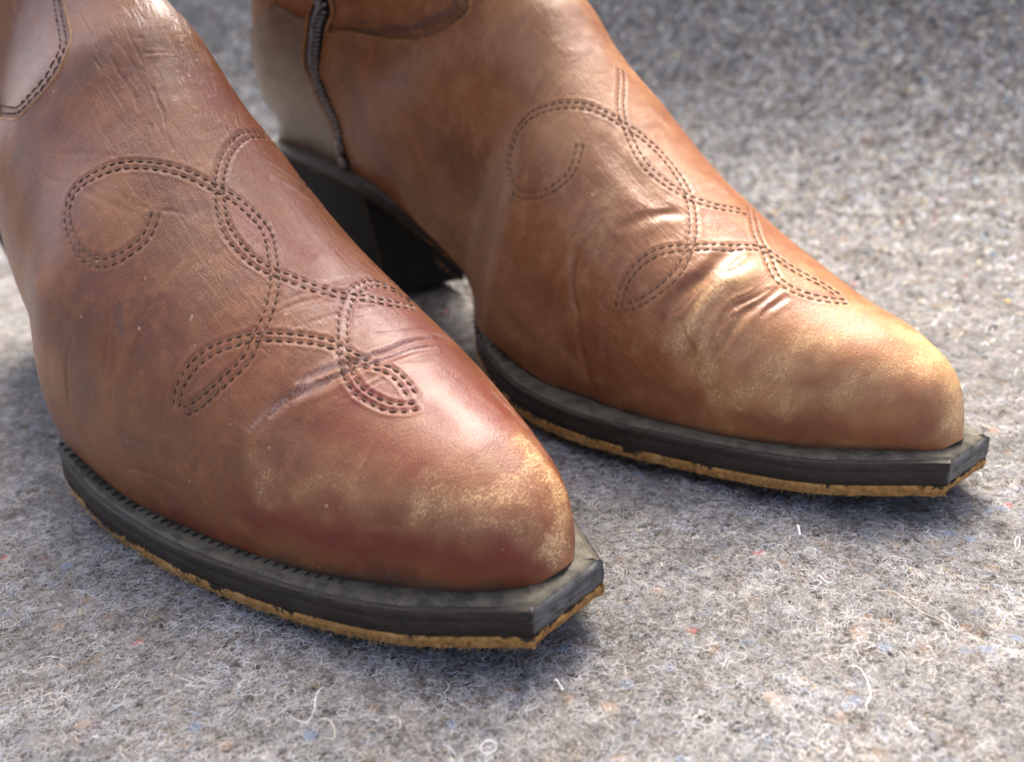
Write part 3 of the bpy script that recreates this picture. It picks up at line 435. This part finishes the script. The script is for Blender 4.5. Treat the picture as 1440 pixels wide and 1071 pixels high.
    # ---------- shaft
    a2 = np.abs(np.linspace(-1, 1, 200)); k = np.array(SEAMK[b]); low = np.where(a2 < SEAM_END[b], pchip(k[:, 0], k[:, 1], np.minimum(a2, SEAM_END[b])), 11.4)
    low = np.minimum(low, 11.6)-.45; s = np.linspace(0, 1, 150)[:, None]
    panel('shaft', low[None]+s*(NS-1.001-low[None]), np.broadcast_to(np.linspace(-1, 1, 200)[None], (150, 200)), mat_shaft, off=-.0013, thick=.0016, stitched=False)
    # ---------- heel counter, two halves that meet at the back
    for sgn in (-1, 1):
        lo_a = .50 if b == 'R' else .63
        ac = np.linspace(lo_a, 1, 110); st = zip_t(ac)+gap_t(ac, sgn, foot, b, hw if sgn == zip_side else .0004)
        en = pchip([.5, .541, .63, .8, 1], [11.95, 12.40, 12.55, 12.8, 13.0], ac); st = np.minimum(st, en-.02)
        s = np.linspace(0, 1, 130)[:, None]; t = st[None]+s*(en-st)[None]; p = np.broadcast_to((sgn*ac)[None], t.shape)
        if sgn < 0: t, p = t[:, ::-1], p[:, ::-1]
        panel('counter', t, p, M_BACK if b == 'R' else mat, stitched=False, thick=.0013)
    # ---------- stitches
    groups = {}
    for name, t, p in stitches: groups.setdefault('seam_stitching' if name == 'seam' else 'flower_stitching', []).append((t, p))
    for nm, L in groups.items():
        VV, FF, base = [], [], 0
        for t, p in L:
            P0, n, _, _ = frame(t, p, foot, b)
            if len(P0) < 3: continue
            X, _ = displaced(P0, n, False); X = X-n*(.00010 if b == 'L' else .00002)
            tg = np.gradient(X, axis=0); L_ = np.linalg.norm(tg, axis=1); tg /= L_[:, None]+1e-12
            side = np.cross(n, tg); k_ = RNG.normal(0, .10, len(X)); tg = tg+side*(k_+.10)[:, None]; tg /= np.linalg.norm(tg, axis=1, keepdims=True)
            V, F = capsules(X+n*(RNG.normal(0, .00003, len(X)))[:, None], tg, n, L_*RNG.uniform(.66, .95, len(X)), ((.00021 if b == 'L' else .00018) if nm != 'seam_stitching' else .00033)*RNG.uniform(.8, 1.2, len(X)))
            VV.append(V); FF.append(F+base); base += len(V)
        o = mesh_np(nm, np.concatenate(VV), np.concatenate(FF), M_THREAD, root); tag(o, kind='stuff')
    # ---------- zip
    if zip_side:
        tz = np.concatenate([ZIPK[1:, 0], [11.854, 12.6, 13.6, 15, 15.9]]); az = np.concatenate([ZIPK[1:, 1], [.449, .425, .43, .45, .47]])
        kk = np.linspace(0, len(tz)-1, 400); t = pchip(np.arange(len(tz)), tz, kk); p = zip_side*pchip(np.arange(len(tz)), az, kk)
        for _ in range(10): t[1:-1] = .25*t[:-2]+.5*t[1:-1]+.25*t[2:]; p[1:-1] = .25*p[:-2]+.5*p[1:-1]+.25*p[2:]
        offs = np.linspace(-.0046, .0046, 9); tt, pp = zip(*[offset_path(t, p, o_, foot, b) for o_ in offs])
        tt = np.clip(np.array(tt).T, .1, NS-1.01); pp = np.clip(np.array(pp).T, -1, 1)
        P0, n, _, _ = frame(tt.ravel(), pp.ravel(), foot, b)
        lift = np.tile(-.0010+.0006*np.exp(-(offs/.002)**2), len(t))
        Z = P0+n*lift[:, None]
        zp = mesh_np('zipper', Z, gridF(len(t), 9), M_TAPE, root)
        md = zp.modifiers.new('thickness', 'SOLIDIFY'); md.thickness = .0006; md.offset = -1
        ts, ps = resample(t, p, foot, b, .0011); P0, n, _, _ = frame(ts, ps, foot, b)
        tg = np.gradient(P0, axis=0); tg /= np.linalg.norm(tg, axis=1, keepdims=True); sd_ = np.cross(n, tg)
        sg = np.where(np.arange(len(P0)) % 2 == 0, 1., -1.)[:, None]
        c = P0+n*.0006+sd_*sg*.0011
        V, F = capsules(c, sd_+tg*sg*.55, n, np.full(len(c), .0025), np.full(len(c), .00055))
        o = mesh_np('zip_teeth', V, F, M_TEETH, zp); tag(o, kind='stuff')
        # slider body, bridge and pull at the lower end
        c0 = P0[3]; f_, n0, s0 = tg[3], n[3], sd_[3]
        def blob(name, c, lx, ly, lz, m):
            u = np.linspace(0, np.pi, 13)[:, None]; v_ = np.linspace(0, 2*np.pi, 24, endpoint=False)[None]
            se = lambda x, e: np.sign(x)*np.abs(x)**e
            X = c+f_*(lx*se(np.cos(u), .7)*np.ones_like(v_))[..., None]+s0*(ly*se(np.sin(u), .7)*se(np.cos(v_), .7))[..., None]+n0*(lz*se(np.sin(u), .7)*se(np.sin(v_), .7))[..., None]
            return mesh_np(name, X.reshape(-1, 3), gridF(13, 24, closed=True), m, zp)
        blob('zip_slider', c0+n0*.0012, .0032, .0030, .0016, M_BRASS)
        c0b = c0-f_*.0062
        blob('zip_pull', c0b+n0*.0014, .0030, .0024, .0013, M_BRASS)
        # raw piping along both panel edges
        for off in (-.0043, .0043):
            t2, p2 = offset_path(t, p, off, foot, b); t2 = np.clip(t2, .1, NS-1.01); p2 = np.clip(p2, -1, 1)
            P1, n1, _, _ = frame(t2, p2, foot, b); tg1 = np.gradient(P1, axis=0); tg1 /= np.linalg.norm(tg1, axis=1, keepdims=True)+1e-12
            s1 = np.cross(n1, tg1); ang = np.arange(8)*2*np.pi/8
            X = P1[:, None]+n1[:, None]*(np.sin(ang)*.0006+.0001)[None, :, None]+s1[:, None]*(np.cos(ang)*.0006)[None, :, None]
            mesh_np('piping', X.reshape(-1, 3), gridF(len(P1), 8, closed=True), M_PIPE, zp)
    # ---------- sole: welt, midsole edge, outsole lofted over stations along x
    nx = 620; x0 = XS[0]*LEN; xs = x0+(LEN-x0)*np.concatenate([np.linspace(0, .06, 60)**1.0, np.linspace(.06, 1, nx-59)[1:]]); xs[0] = x0+1e-5
    sides = []
    for sgn in (-1, 1):
        io = 'o' if (foot == 'R') == (sgn < 0) else 'i'
        sides.append(sgn*outl(xs, io)*(1-.34*np.exp(-((xs-.07)/.045)**2)*(b == 'L' and sgn < 0))+bend(xs, b))
    zb = zbot(xs)
    thin = .45+.55*np.clip((xs-.115)/.05, 0, 1)**.8
    def plan_normal(y):
        dx = np.gradient(xs); dy = np.gradient(y); L = np.hypot(dx, dy); return np.stack([-dy/L, dx/L], -1)
    def slab(name, z0, z1, m, edge, rough=0., seed=0, parent=root, inset=0., rubf=None):
        """edge: list of (inset, height 0..1) from bottom rim to top rim"""
        cols = []; rubs = []
        for y, sgn in ((sides[0], -1), (sides[1], 1)):
            nn = plan_normal(y)*(1 if sgn > 0 else -1); prof = edge if sgn < 0 else edge[::-1]
            for ins, h in prof:
                zz = zb+ZT+(z0+(z1-z0)*h-ZT)*thin; px = xs-nn[:, 0]*(ins+inset); py = y-nn[:, 1]*(ins+inset)
                px = np.minimum(px, LEN); pts = np.stack([px, py, zz], -1)
                if rough:
                    nz = fbm(pts, 600, seed, 4)*rough+fbm(pts, 90, seed+5, 2)*rough*.25
                    pts[:, 0] += nz*nn[:, 0]; pts[:, 1] += nz*nn[:, 1]; pts[:, 2] += (1-h)*np.minimum(fbm(pts, 420, seed+9, 3), .4)*rough*.8
                cols.append(pts); rubs.append(np.full(len(xs), 1-h))
        k_ = len(cols); V = np.stack(cols, 1); Rb = np.stack(rubs, 1)
        # snip front: rows of points across the tip
        ya = V[-1, :k_//2]; yb = V[-1, k_//2:][::-1]; nf = 26; front = []
        F = [gridF(len(xs), k_, closed=True)]
        VV = [V.reshape(-1, 3)]; RR = [Rb.ravel()]
        cap = ya[None]+(yb-ya)[None]*np.linspace(0, 1, nf)[:, None, None]
        cap[1:-1, :, 0] += np.array([0]*(k_//2))-0.
        if rough:
            nz = fbm(cap.reshape(-1, 3), 500, seed, 4).reshape(cap.shape[:2])*rough; nz[0] = nz[-1] = 0; cap[..., 0] += nz
        ins_ = np.array([e[0] for e in edge]); cap[1:-1, :, 0] -= (ins_-ins_.min())[None]
        VV.append(cap.reshape(-1, 3)); RR.append(np.tile(1-np.array([e[1] for e in edge]), nf)); F.append(gridF(nf, k_//2)+len(VV[0]))
        V = np.concatenate(VV); o = mesh_np(name, V, np.concatenate(F), m, parent, attrs={'rub': np.concatenate(RR) if rubf is None else rubf(V, np.concatenate(RR)), 'facet': np.concatenate([np.zeros(len(VV[0])), np.ones(len(V)-len(VV[0]))])})
        bm_fix(o)
        return o
    rubx = lambda V, r: .42*r*r*np.clip((V[:, 0]-.10)/.10, 0.2, 1)+.15*fbm(V, 120, 4)
    welt = slab('welt', ZT-.0012, ZT, M_WELT, [(.0024, 0), (.0014, .3), (.0016, .5), (.0022, 1.0), (.0042, 1.06), (.0062, .98), (.0075, .93), (.012, .9)])
    mid = slab('midsole', T2, ZT-.0007, M_EDGE, [(.002, 0), (.0003, .01), (.0, .2), (.0, .55), (.00015, .60), (.00005, .66), (.0001, .86), (.0004, .95), (.0011, 1.0), (.003, 1)], rubf=rubx, rough=.00013, seed=77)
    out = slab('outsole', 0, T2, M_OUT, [(.0030, .0), (.0006, .02), (.0002, .35), (-.0001, .75), (.0001, .99), (.002, 1)], rough=.0004, seed=40, rubf=lambda V, r: .34+r*.55+.35*np.clip((V[:, 0]-.15)/.08, -1.2, .6)+.40*fbm(V, 50, 14)+.35*fbm(V, 220, 15))
    # frayed fibres on the outsole rim
    fr = RNG.integers(0, len(xs), 3800); fs = RNG.integers(0, 2, 3800); ok = xs[fr] > .1; fr, fs = fr[ok], fs[ok]
    yy = np.where(fs == 0, sides[0][fr], sides[1][fr]); nn = np.where((fs == 0)[:, None], -plan_normal(sides[0])[fr], plan_normal(sides[1])[fr])
    c = np.stack([xs[fr]-nn[:, 0]*.0004, yy-nn[:, 1]*.0004, zb[fr]+RNG.uniform(.0001, .0017, len(fr))], -1)
    d = np.stack([nn[:, 0], nn[:, 1], RNG.normal(-.5, .5, len(fr))], -1)+RNG.normal(0, .5, (len(fr), 3)); d /= np.linalg.norm(d, axis=1, keepdims=True)
    V, F = capsules(c+d*.0002, d, np.cross(d, [0, .3, 1.]), RNG.uniform(.0006, .0022, len(fr)), np.full(len(fr), .00005), 4)
    o = mesh_np('fray', V, F, M_FRAY, out); tag(o, kind='stuff')
    # welt stitches: dark stubs along the foot of the upper
    VV, FF, base = [], [], 0
    for sgn in (-1, 1):
        tq = np.linspace(3.6, 7.1, 900) if b == 'L' else np.linspace(6.6, 7.4, 900); P0, n, _, _ = frame(tq, np.full(900, sgn*.999), foot, b)
        L = np.concatenate([[0], np.cumsum(np.linalg.norm(np.diff(P0, axis=0), axis=1))]); ss = np.arange(0, L[-1], .0031)
        X = np.stack([np.interp(ss, L, P0[:, i]) for i in range(3)], -1)
        tg = np.gradient(X, axis=0); tg /= np.linalg.norm(tg, axis=1, keepdims=True); out_ = np.cross(tg, [0, 0, 1.])*(-sgn)
        out_ = out_*np.sign((out_[:, 1]*sgn))[:, None]
        V, F = capsules(X+out_*.0011+np.array([0, 0, .00002]), out_+tg*.25, np.tile([0, 0, 1.], (len(X), 1)), np.full(len(X), .0019), RNG.uniform(.00022, .00042, len(X)))
        VV.append(V); FF.append(F+base); base += len(V)
    o = mesh_np('welt_stitching', np.concatenate(VV), np.concatenate(FF), M_WTHREAD, welt); tag(o, kind='stuff')
    # ---------- heel block
    hx0, hx1 = x0, .068; nxh = 60
    u = np.linspace(0, 1, nxh)**1.6; hxs = hx0+1e-5+(hx1-hx0)*u; hz = 26; rowsV = []
    for kz in range(hz):
        f_ = kz/(hz-1); ring = []
        taper = 1-.24*math.sin(f_*math.pi/2); sh_b = .012*f_**1.3; sh_f = .002*f_
        X = hx0+sh_b+(hx1+sh_f-hx0-sh_b)*u
        for sgn in (-1, 1):
            io = 'o' if (foot == 'R') == (sgn < 0) else 'i'
            y = sgn*outl(hxs, io)*(1-.34*np.exp(-((hxs-.07)/.045)**2)*(b == 'L' and sgn < 0))*taper*.985+bend(hxs, b)
            zz = (zbot(hxs)+ZT*.55+.0006)*(1-f_)+(.0125 if b == 'R' else 0)*f_
            pts = np.stack([X, y, zz], -1)
            ring.append(pts if sgn < 0 else pts[::-1])
        brx = ring[0][-1]; bry = ring[1][0]; br = brx+(bry-brx)*np.linspace(0, 1, 14)[1:-1, None]
        br[:, 0] -= .004*np.sin(np.linspace(0, np.pi, 14)[1:-1])
        rowsV.append(np.concatenate([ring[0], br, ring[1]]))
    V = np.stack(rowsV); k_ = V.shape[1]
    heel = mesh_np('heel', V.reshape(-1, 3), gridF(hz, k_, closed=True, flip=True), M_HEEL, root)
    bm_fix(heel, cap=True)
    # worn vertical edge of the heel breast
    for e_i in (nxh-1,):
        L = V[2:22, e_i]; ang = np.arange(6)*2*np.pi/6
        X = L[:, None]+np.stack([np.cos(ang), np.sin(ang), 0*ang], -1)[None]*(.0001+.0005*np.clip(fbm(L, 130, 5), 0, 1))[:, None, None]
        mesh_np('worn_edge', X.reshape(-1, 3), gridF(len(L), 6, closed=True), M_OUTPLAIN, heel)
    return root

import bmesh
def bm_fix(o, cap=False):
    bm = bmesh.new(); bm.from_mesh(o.data)
    bmesh.ops.remove_doubles(bm, verts=bm.verts, dist=2e-6)
    if cap: bmesh.ops.holes_fill(bm, edges=bm.edges, sides=0)
    bmesh.ops.recalc_face_normals(bm, faces=bm.faces)
    bm.to_mesh(o.data); bm.free()
    o.data.set_sharp_from_angle(angle=math.radians(38))
M_FRAY = solid('frayed_leather', (.58, .34, .12), .9, .4, 500, .3)
M_OUTPLAIN = solid('worn_heel_edge', (.11, .055, .014), .8, .6, 300, .5)

# ------------------------------------------------------------------ felt blanket: one sheet that rises behind the boots
def felt_mat(fibre=False):
    m, n, l, p = new_mat('felt_fibre' if fibre else 'grey_felt')
    if fibre:
        c = N(n, 'ShaderNodeAttribute', attribute_name='fcol').outputs['Color']; l.new(c, p.inputs['Base Color'])
        p.inputs['Roughness'].default_value = .75; p.inputs['Specular IOR Level'].default_value = .3
        return m
    co = n.new('ShaderNodeTexCoord').outputs['Object']
    a = noise(n, l, co, 330, 5, .75, .5); b2 = noise(n, l, co, 900, 4, .75, .6); c3 = noise(n, l, co, 60, 3, .6)
    c = mix(n, l, ramp(n, l, a, .36, .62), (.045, .040, .034), (.23, .22, .205))
    c = mix(n, l, ramp(n, l, b2, .46, .70), c, (.36, .355, .345))
    c = mix(n, l, math_(n, l, 'MULTIPLY', ramp(n, l, noise(n, l, co, 140, 3, .6), .60, .70), .55), c, (.17, .115, .075))
    vo = N(n, 'ShaderNodeTexVoronoi', Scale=260, Randomness=1.); l.new(co, vo.inputs['Vector'])
    hs = n.new('ShaderNodeSeparateColor'); l.new(vo.outputs['Color'], hs.inputs[0])
    for lo, colr in ((.955, (.17, .26, .42)), (.91, (.46, .45, .41)), (.88, (.30, .17, .09))):
        f = math_(n, l, 'MULTIPLY', math_(n, l, 'GREATER_THAN', hs.outputs[0], lo), math_(n, l, 'LESS_THAN', hs.outputs[0], lo+.035))
        f = math_(n, l, 'MULTIPLY', f, ramp(n, l, math_(n, l, 'SUBTRACT', .62, vo.outputs['Distance']), .1, .35))
        c = mix(n, l, math_(n, l, 'MULTIPLY', f, .5), c, colr)
    f = math_(n, l, 'MULTIPLY', math_(n, l, 'GREATER_THAN', hs.outputs[1], .996), ramp(n, l, math_(n, l, 'SUBTRACT', .6, vo.outputs['Distance']), .1, .3))
    c = mix(n, l, math_(n, l, 'MULTIPLY', f, .8), c, (.40, .12, .11))
    c = mix(n, l, math_(n, l, 'MULTIPLY', ramp(n, l, c3, .5, .75), .35), c, (.20, .165, .125))
    l.new(c, p.inputs['Base Color']); p.inputs['Roughness'].default_value = .95; p.inputs['Specular IOR Level'].default_value = .125
    
    bmp = N(n, 'ShaderNodeBump', Strength=1., Distance=.0012); l.new(math_(n, l, 'ADD', a, math_(n, l, 'MULTIPLY', b2, .6)), bmp.inputs['Height']); l.new(bmp.outputs[0], p.inputs['Normal'])
    return m
M_FELT = felt_mat(); M_FIBRE = felt_mat(True)
_a = math.radians(SOLE['Ryaw']); HUMP = (SOLE['Rx']+math.cos(_a)*.028, SOLE['Ry']+math.sin(_a)*.028, .013)
FOLD_A, FOLD_DIR, FOLD_R = np.array([.24, .60]), np.array([.62, -.78])*0+np.array([math.cos(math.radians(-28)), math.sin(math.radians(-28))]), .28
FOLD_N = np.array([-FOLD_DIR[1], FOLD_DIR[0]])     # points away from the camera
def felt_pos(u, v):
    """u along the fold, v across it (v=0 where the sheet starts to rise) -> world"""
    ang = np.clip(v/FOLD_R, 0, 1.25); over = np.maximum(v-1.25*FOLD_R, 0)
    d = np.where(v < 0, v, FOLD_R*np.sin(ang)+over*math.cos(1.25)); z = np.where(v < 0, 0, FOLD_R*(1-np.cos(ang))+over*math.sin(1.25))
    xy = FOLD_A+u[..., None]*FOLD_DIR+d[..., None]*FOLD_N
    nrm = np.stack([-FOLD_N[0]*np.sin(ang), -FOLD_N[1]*np.sin(ang), np.cos(ang)], -1)
    P0 = np.concatenate([xy, z[..., None]], -1)
    wv = .006*np.clip((v+.1)/.2, 0, 1)*np.sin(u*9+1.2)+.004*np.clip((v+.1)/.3, 0, 1)*np.sin(u*21+v*7)
    P0 = P0+nrm*wv[..., None]
    # the blanket is rucked up a little under the rear boot's heel
    r = np.hypot(P0[..., 0]-HUMP[0], P0[..., 1]-HUMP[1]); P0[..., 2] += HUMP[2]*np.exp(-(r/.058)**4)
    return P0, nrm
def spread(lo, hi, c0, c1, n_in, n_out):
    return np.unique(np.concatenate([np.linspace(lo, c0, n_out), np.linspace(c0, c1, n_in), np.linspace(c1, hi, n_out)]))
uu = spread(-1.6, 1.2, -.75, .25, 560, 24); vv = spread(-1.3, .9, -.72, .25, 520, 24)
U_, V_ = np.meshgrid(uu, vv, indexing='ij'); P0, n0 = felt_pos(U_.ravel(), V_.ravel())
bump = .0009*fbm(P0, 130, 61)+.0006*fbm(P0, 330, 62, 2)+.0015*fbm(P0, 22, 63, 2)-.0022
felt = mesh_np('felt_blanket', P0+n0*bump[:, None], gridF(len(uu), len(vv)), M_FELT)
tag(felt, 'grey flecked felt blanket under and behind the boots', None, None, 'structure')

def fibres(name, P, nrm, colr, L, R, curl, npt=7, lift=.0009, parent=None):
    n = len(P); t1 = np.cross(nrm, RNG.normal(0, 1, (n, 3))); t1 /= np.linalg.norm(t1, axis=1, keepdims=True); t2 = np.cross(nrm, t1)
    th = np.zeros(n); kap = RNG.normal(0, curl, n); cur = np.zeros((n, 2)); pts = []
    amp = np.abs(RNG.normal(0, lift, n)); base = RNG.uniform(-.0009, .0006, n); ph = RNG.uniform(0, 1.2, n)
    for k in range(npt):
        s = k/(npt-1); h = base+amp*np.sin(np.pi*np.clip(s*.9+.05, 0, 1)+ph*.3)
        pts.append(P+t1*cur[:, :1]+t2*cur[:, 1:]+nrm*h[:, None])
        th = th+kap+RNG.normal(0, curl*.8, n); st = L/(npt-1); cur = cur+np.stack([np.cos(th)*st, np.sin(th)*st], -1)
    pts = np.stack(pts, 1)
    hc = bpy.data.hair_curves.new(name); hc.add_curves([npt]*n)
    hc.points.foreach_set('position', pts.reshape(-1).astype(np.float32))
    rad = np.repeat(R, npt)*np.tile(np.interp(np.arange(npt), [0, 1, npt-2, npt-1], [.5, 1, 1, .35]), n)
    ra = hc.attributes.get('radius') or hc.attributes.new('radius', 'FLOAT', 'POINT'); ra.data.foreach_set('value', rad.astype(np.float32))
    ca = hc.attributes.new('fcol', 'FLOAT_COLOR', 'CURVE'); ca.data.foreach_set('color', np.concatenate([colr, np.ones((n, 1))], 1).ravel().astype(np.float32))
    hc.materials.append(M_FIBRE); o = bpy.data.objects.new(name, hc); return link(o, parent)
PAL = np.array([(.56, .55, .54), (.42, .41, .40), (.66, .65, .63), (.27, .25, .235), (.12, .10, .085), (.075, .065, .06), (.40, .44, .52), (.56, .50, .42), (.22, .15, .10), (.33, .42, .58), (.34, .29, .34), (.62, .42, .22)])
PW = np.array([.24, .22, .07, .12, .07, .04, .06, .06, .04, .015, .02, .005]); PW = PW/PW.sum()
def inside_sole(X):
    r = np.zeros(len(X), bool)
    for b, foot in (('L', 'R'), ('R', 'L')):
        a = math.radians(SOLE[b+'yaw']); dx = X[:, 0]-SOLE[b+'x']; dy = X[:, 1]-SOLE[b+'y']
        x = math.cos(a)*dx+math.sin(a)*dy; y = -math.sin(a)*dx+math.cos(a)*dy
        io = ('o', 'i') if foot == 'R' else ('i', 'o'); z = zbot(np.clip(x, XS[0]*LEN, LEN))
        r |= (x > 0.12) & (x < LEN-.035) & (z < .0028) & (y-bend(x, b) > -outl(x, io[0])+.002) & (y-bend(x, b) < outl(x, io[1])-.002)
        r |= (x > -.008) & (x < .085) & (np.abs(y-bend(x, b)) < .022)
    return r
def scatter(n, urange, vrange, L, R, curl, lift, tint=1.0):
    u = RNG.uniform(*urange, n); v = RNG.uniform(*vrange, n); P, nr = felt_pos(u, v)
    P = P+nr*(.0009*fbm(P, 130, 61)+.0006*fbm(P, 330, 62, 2)+.0015*fbm(P, 22, 63, 2)-.0018)[:, None]
    ok = ~inside_sole(P); P, nr = P[ok], nr[ok]; n = len(P)
    # neighbouring fibres share a colour now and then: the little tufts of a recycled felt
    cell = np.floor(P[:, :2]*np.array([560, 560])+.8*np.stack([vnoise(P, 200, 5), vnoise(P, 200, 6)], -1)).astype(np.int64)
    hsh = hash3(cell[:, 0], cell[:, 1], np.floor(P[:, 2]*330).astype(np.int64), 9); rnd = RNG.uniform(0, 1, n)
    qq = np.where(RNG.uniform(0, 1, n) < .62, hsh, rnd); idx = np.searchsorted(np.cumsum(PW), np.clip(qq, 0, .9999))
    c = PAL[idx]*np.clip(RNG.normal(1, .13, (n, 1)), .6, 1.4)*tint*np.clip(.86+.7*fbm(P, 260, 71)+.4*fbm(P, 60, 72), .25, 1.4)[:, None]*np.array([.975, .985, .99])*1.0
    return P, nr, np.clip(c, .01, .9), RNG.uniform(*L, n), np.full(n, R)*RNG.uniform(.6, 1.4, n), curl, lift
def add_fibres():
    sets = []
    near = [scatter(680000, (-.76, .20), (-.72, -.28), (.002, .006), .000031, .65, .0006)]
    # only where the sheet is in front of the camera's reach
    out = []
    for s in near:
        out.append(s)
    far = [scatter(190000, (-1.1, .55), (-.28, -.0), (.002, .005), .00008, .7, .0008), scatter(110000, (-1.1, .55), (-.0, .42), (.004, .009), .00013, .6, .0010)]
    root = fibres('felt_fibres', *near[0][:3], near[0][3], near[0][4], near[0][5], lift=near[0][6])
    tag(root, 'fine curly wool fibres standing off the grey felt', None, None, 'stuff')
    tu = scatter(150000, (-1.1, .55), (-.42, .46), (.002, .004), .00044, .5, .0013); vq = (tu[0][:, :2]-FOLD_A)@FOLD_N
    k_ = RNG.uniform(0, 1, len(vq)) < np.clip((vq+.42)/.5, 0, 1)**1.5
    far.append((tu[0][k_], tu[1][k_], np.clip(((tu[2][k_]-.27)*2.4+.33)*np.array([1.06, .98, .80]), .025, .8), tu[3][k_], (tu[4]*np.clip(.35+(vq+.42)/.6, .35, 1))[k_], tu[5], tu[6]))  # tufts tinted warm: the backdrop's olive light cast is put into their colour
    far.append(scatter(90000, (-1.2, .7), (-1.1, -.70), (.003, .006), .00009, .7, .0008)); far.append(scatter(60000, (-1.3, -.74), (-.75, -.26), (.003, .006), .00009, .7, .0008)); far.append(scatter(60000, (.19, .8), (-.75, -.26), (.003, .006), .00009, .7, .0008))
    for f in far:
        o = fibres('felt_fibres', *f[:3], f[3], f[4], f[5], npt=5, lift=f[6]); tag(o, 'softly blurred wool fibres on the felt farther back', None, None, 'stuff')
add_fibres()

build_boot('L', 'R', 'reddish brown leather cowboy boot in front at left, toe scuffed yellow', M_LEFT, M_LEFT, 0)
build_boot('R', 'L', 'lighter tan leather cowboy boot behind at right, zip on its inner side', M_RIGHT, M_RIGHT, -1)

# ------------------------------------------------------------------ loose threads lying on the felt
def thread(pts, r, colr, label, z=.0012, closed=False):
    P = np.array(pts, float); n = len(P)
    k = np.arange(n+1) if closed else np.arange(n); Q = np.concatenate([P, P[:1]]) if closed else P
    s = np.linspace(0, len(k)-1, (len(k)-1)*8+1)
    i = np.clip(np.floor(s).astype(int), 0, len(k)-2); f = (s-i)[:, None]
    g = (lambda j: P[j % n]) if closed else (lambda j: P[np.clip(j, 0, n-1)])
    C_ = .5*(2*g(i)+(-g(i-1)+g(i+1))*f+(2*g(i-1)-5*g(i)+4*g(i+1)-g(i+2))*f**2+(-g(i-1)+3*g(i)-3*g(i+1)+g(i+2))*f**3)
    Z = z+.0006*np.sin(np.linspace(0, 7, len(C_))); C3 = np.concatenate([C_, Z[:, None]], 1)
    tg = np.gradient(C3, axis=0); tg /= np.linalg.norm(tg, axis=1, keepdims=True)+1e-12
    sd_ = np.cross(tg, [0, 0, 1.]); sd_ /= np.linalg.norm(sd_, axis=1, keepdims=True)+1e-12; n_ = np.cross(sd_, tg)
    ang = np.arange(6)*2*np.pi/6; rr = r*np.interp(np.linspace(0, 1, len(C3)), [0, .1, .8, 1], [1, 1, 1, 1] if closed else [.4, 1, .9, .3])
    X = C3[:, None]+(sd_[:, None]*np.cos(ang)[None, :, None]+n_[:, None]*np.sin(ang)[None, :, None])*rr[:, None, None]
    m = bpy.data.materials.get(colr[0]) or solid(colr[0], colr[1], .7, .12, 800, .2, .0001, .3)
    o = mesh_np('loose_thread', X.reshape(-1, 3), gridF(len(C3), 6, closed=True), m); tag(o, label, 'thread', 'loose threads on the felt')
    return o
WHITE = ('white_thread', (.74, .73, .70)); CREAM = ('cream_thread', (.62, .56, .45))
THREADS = [([[-0.00965, 0.12514], [-0.00863, 0.1259], [-0.00722, 0.12579], [-0.00684, 0.12508], [-0.00786, 0.12433], [-0.00926, 0.12411]], 9.1e-05, 'w', 'small closed white thread loop at the bottom edge of the felt', True), ([[-0.04092, 0.14344], [-0.04172, 0.14073], [-0.04156, 0.13744], [-0.04194, 0.13578], [-0.04283, 0.13475], [-0.04496, 0.13529], [-0.04684, 0.13657]], 7.5e-05, 'w', 'long bent white thread below the sole of the front boot', False), ([[-0.04024, 0.13453], [-0.03838, 0.13382], [-0.03703, 0.13208], [-0.03678, 0.13046], [-0.03773, 0.12984], [-0.0393, 0.12979]], 6.6e-05, 'c', 'open cream curl just below the long bent white thread', False), ([[0.0617, 0.14012], [0.06328, 0.13916], [0.06374, 0.13712], [0.0637, 0.1342], [0.06305, 0.13216], [0.06139, 0.1299], [0.06102, 0.12794]], 8.1e-05, 'w', 'white hooked thread alone on the felt at lower right', False), ([[0.0751, 0.1629], [0.07798, 0.16235], [0.07999, 0.16087], [0.08117, 0.15751], [0.08279, 0.15469], [0.08495, 0.15352], [0.0862, 0.15176], [0.08716, 0.14914], [0.08899, 0.14695], [0.0905, 0.14396]], 6.5e-05, 'c', 'longest thin pale thread running towards the right edge of the felt', False), ([[0.06748, 0.19004], [0.0674, 0.18812], [0.06732, 0.18622]], 0.000305, 'w', 'short thick white fluff flake in front of the rear boot', False), ([[0.11452, 0.17814], [0.1156, 0.17923], [0.11561, 0.17802], [0.11439, 0.17636], [0.11392, 0.17671]], 8.2e-05, 'w', 'tiny closed white ring at the right edge of the felt', True), ([[0.04395, 0.12161], [0.04547, 0.12333], [0.04691, 0.12388], [0.04818, 0.12429]], 6.3e-05, 'w', 'short slanted white thread at bottom right edge of the felt', False), ([[0.06527, 0.1692], [0.06676, 0.16796], [0.06842, 0.16726]], 0.00014, 'w', 'short straight white sliver between rear sole and long pale thread', False), ([[0.0047, 0.141], [0.00572, 0.13971], [0.00659, 0.13846]], 0.000152, 'w', 'stubby white tuft just below the snipped toe of the front boot', False), ([[-0.02729, 0.13417], [-0.02626, 0.13317], [-0.02525, 0.13381], [-0.02475, 0.13268], [-0.02488, 0.13125], [-0.02553, 0.13112]], 8.8e-05, 'c', 'small cream squiggle midway along the bottom of the felt', False)]
for pts, r, cn, label, cl in THREADS: thread(pts, r, WHITE if cn == 'w' else CREAM, label, closed=cl)
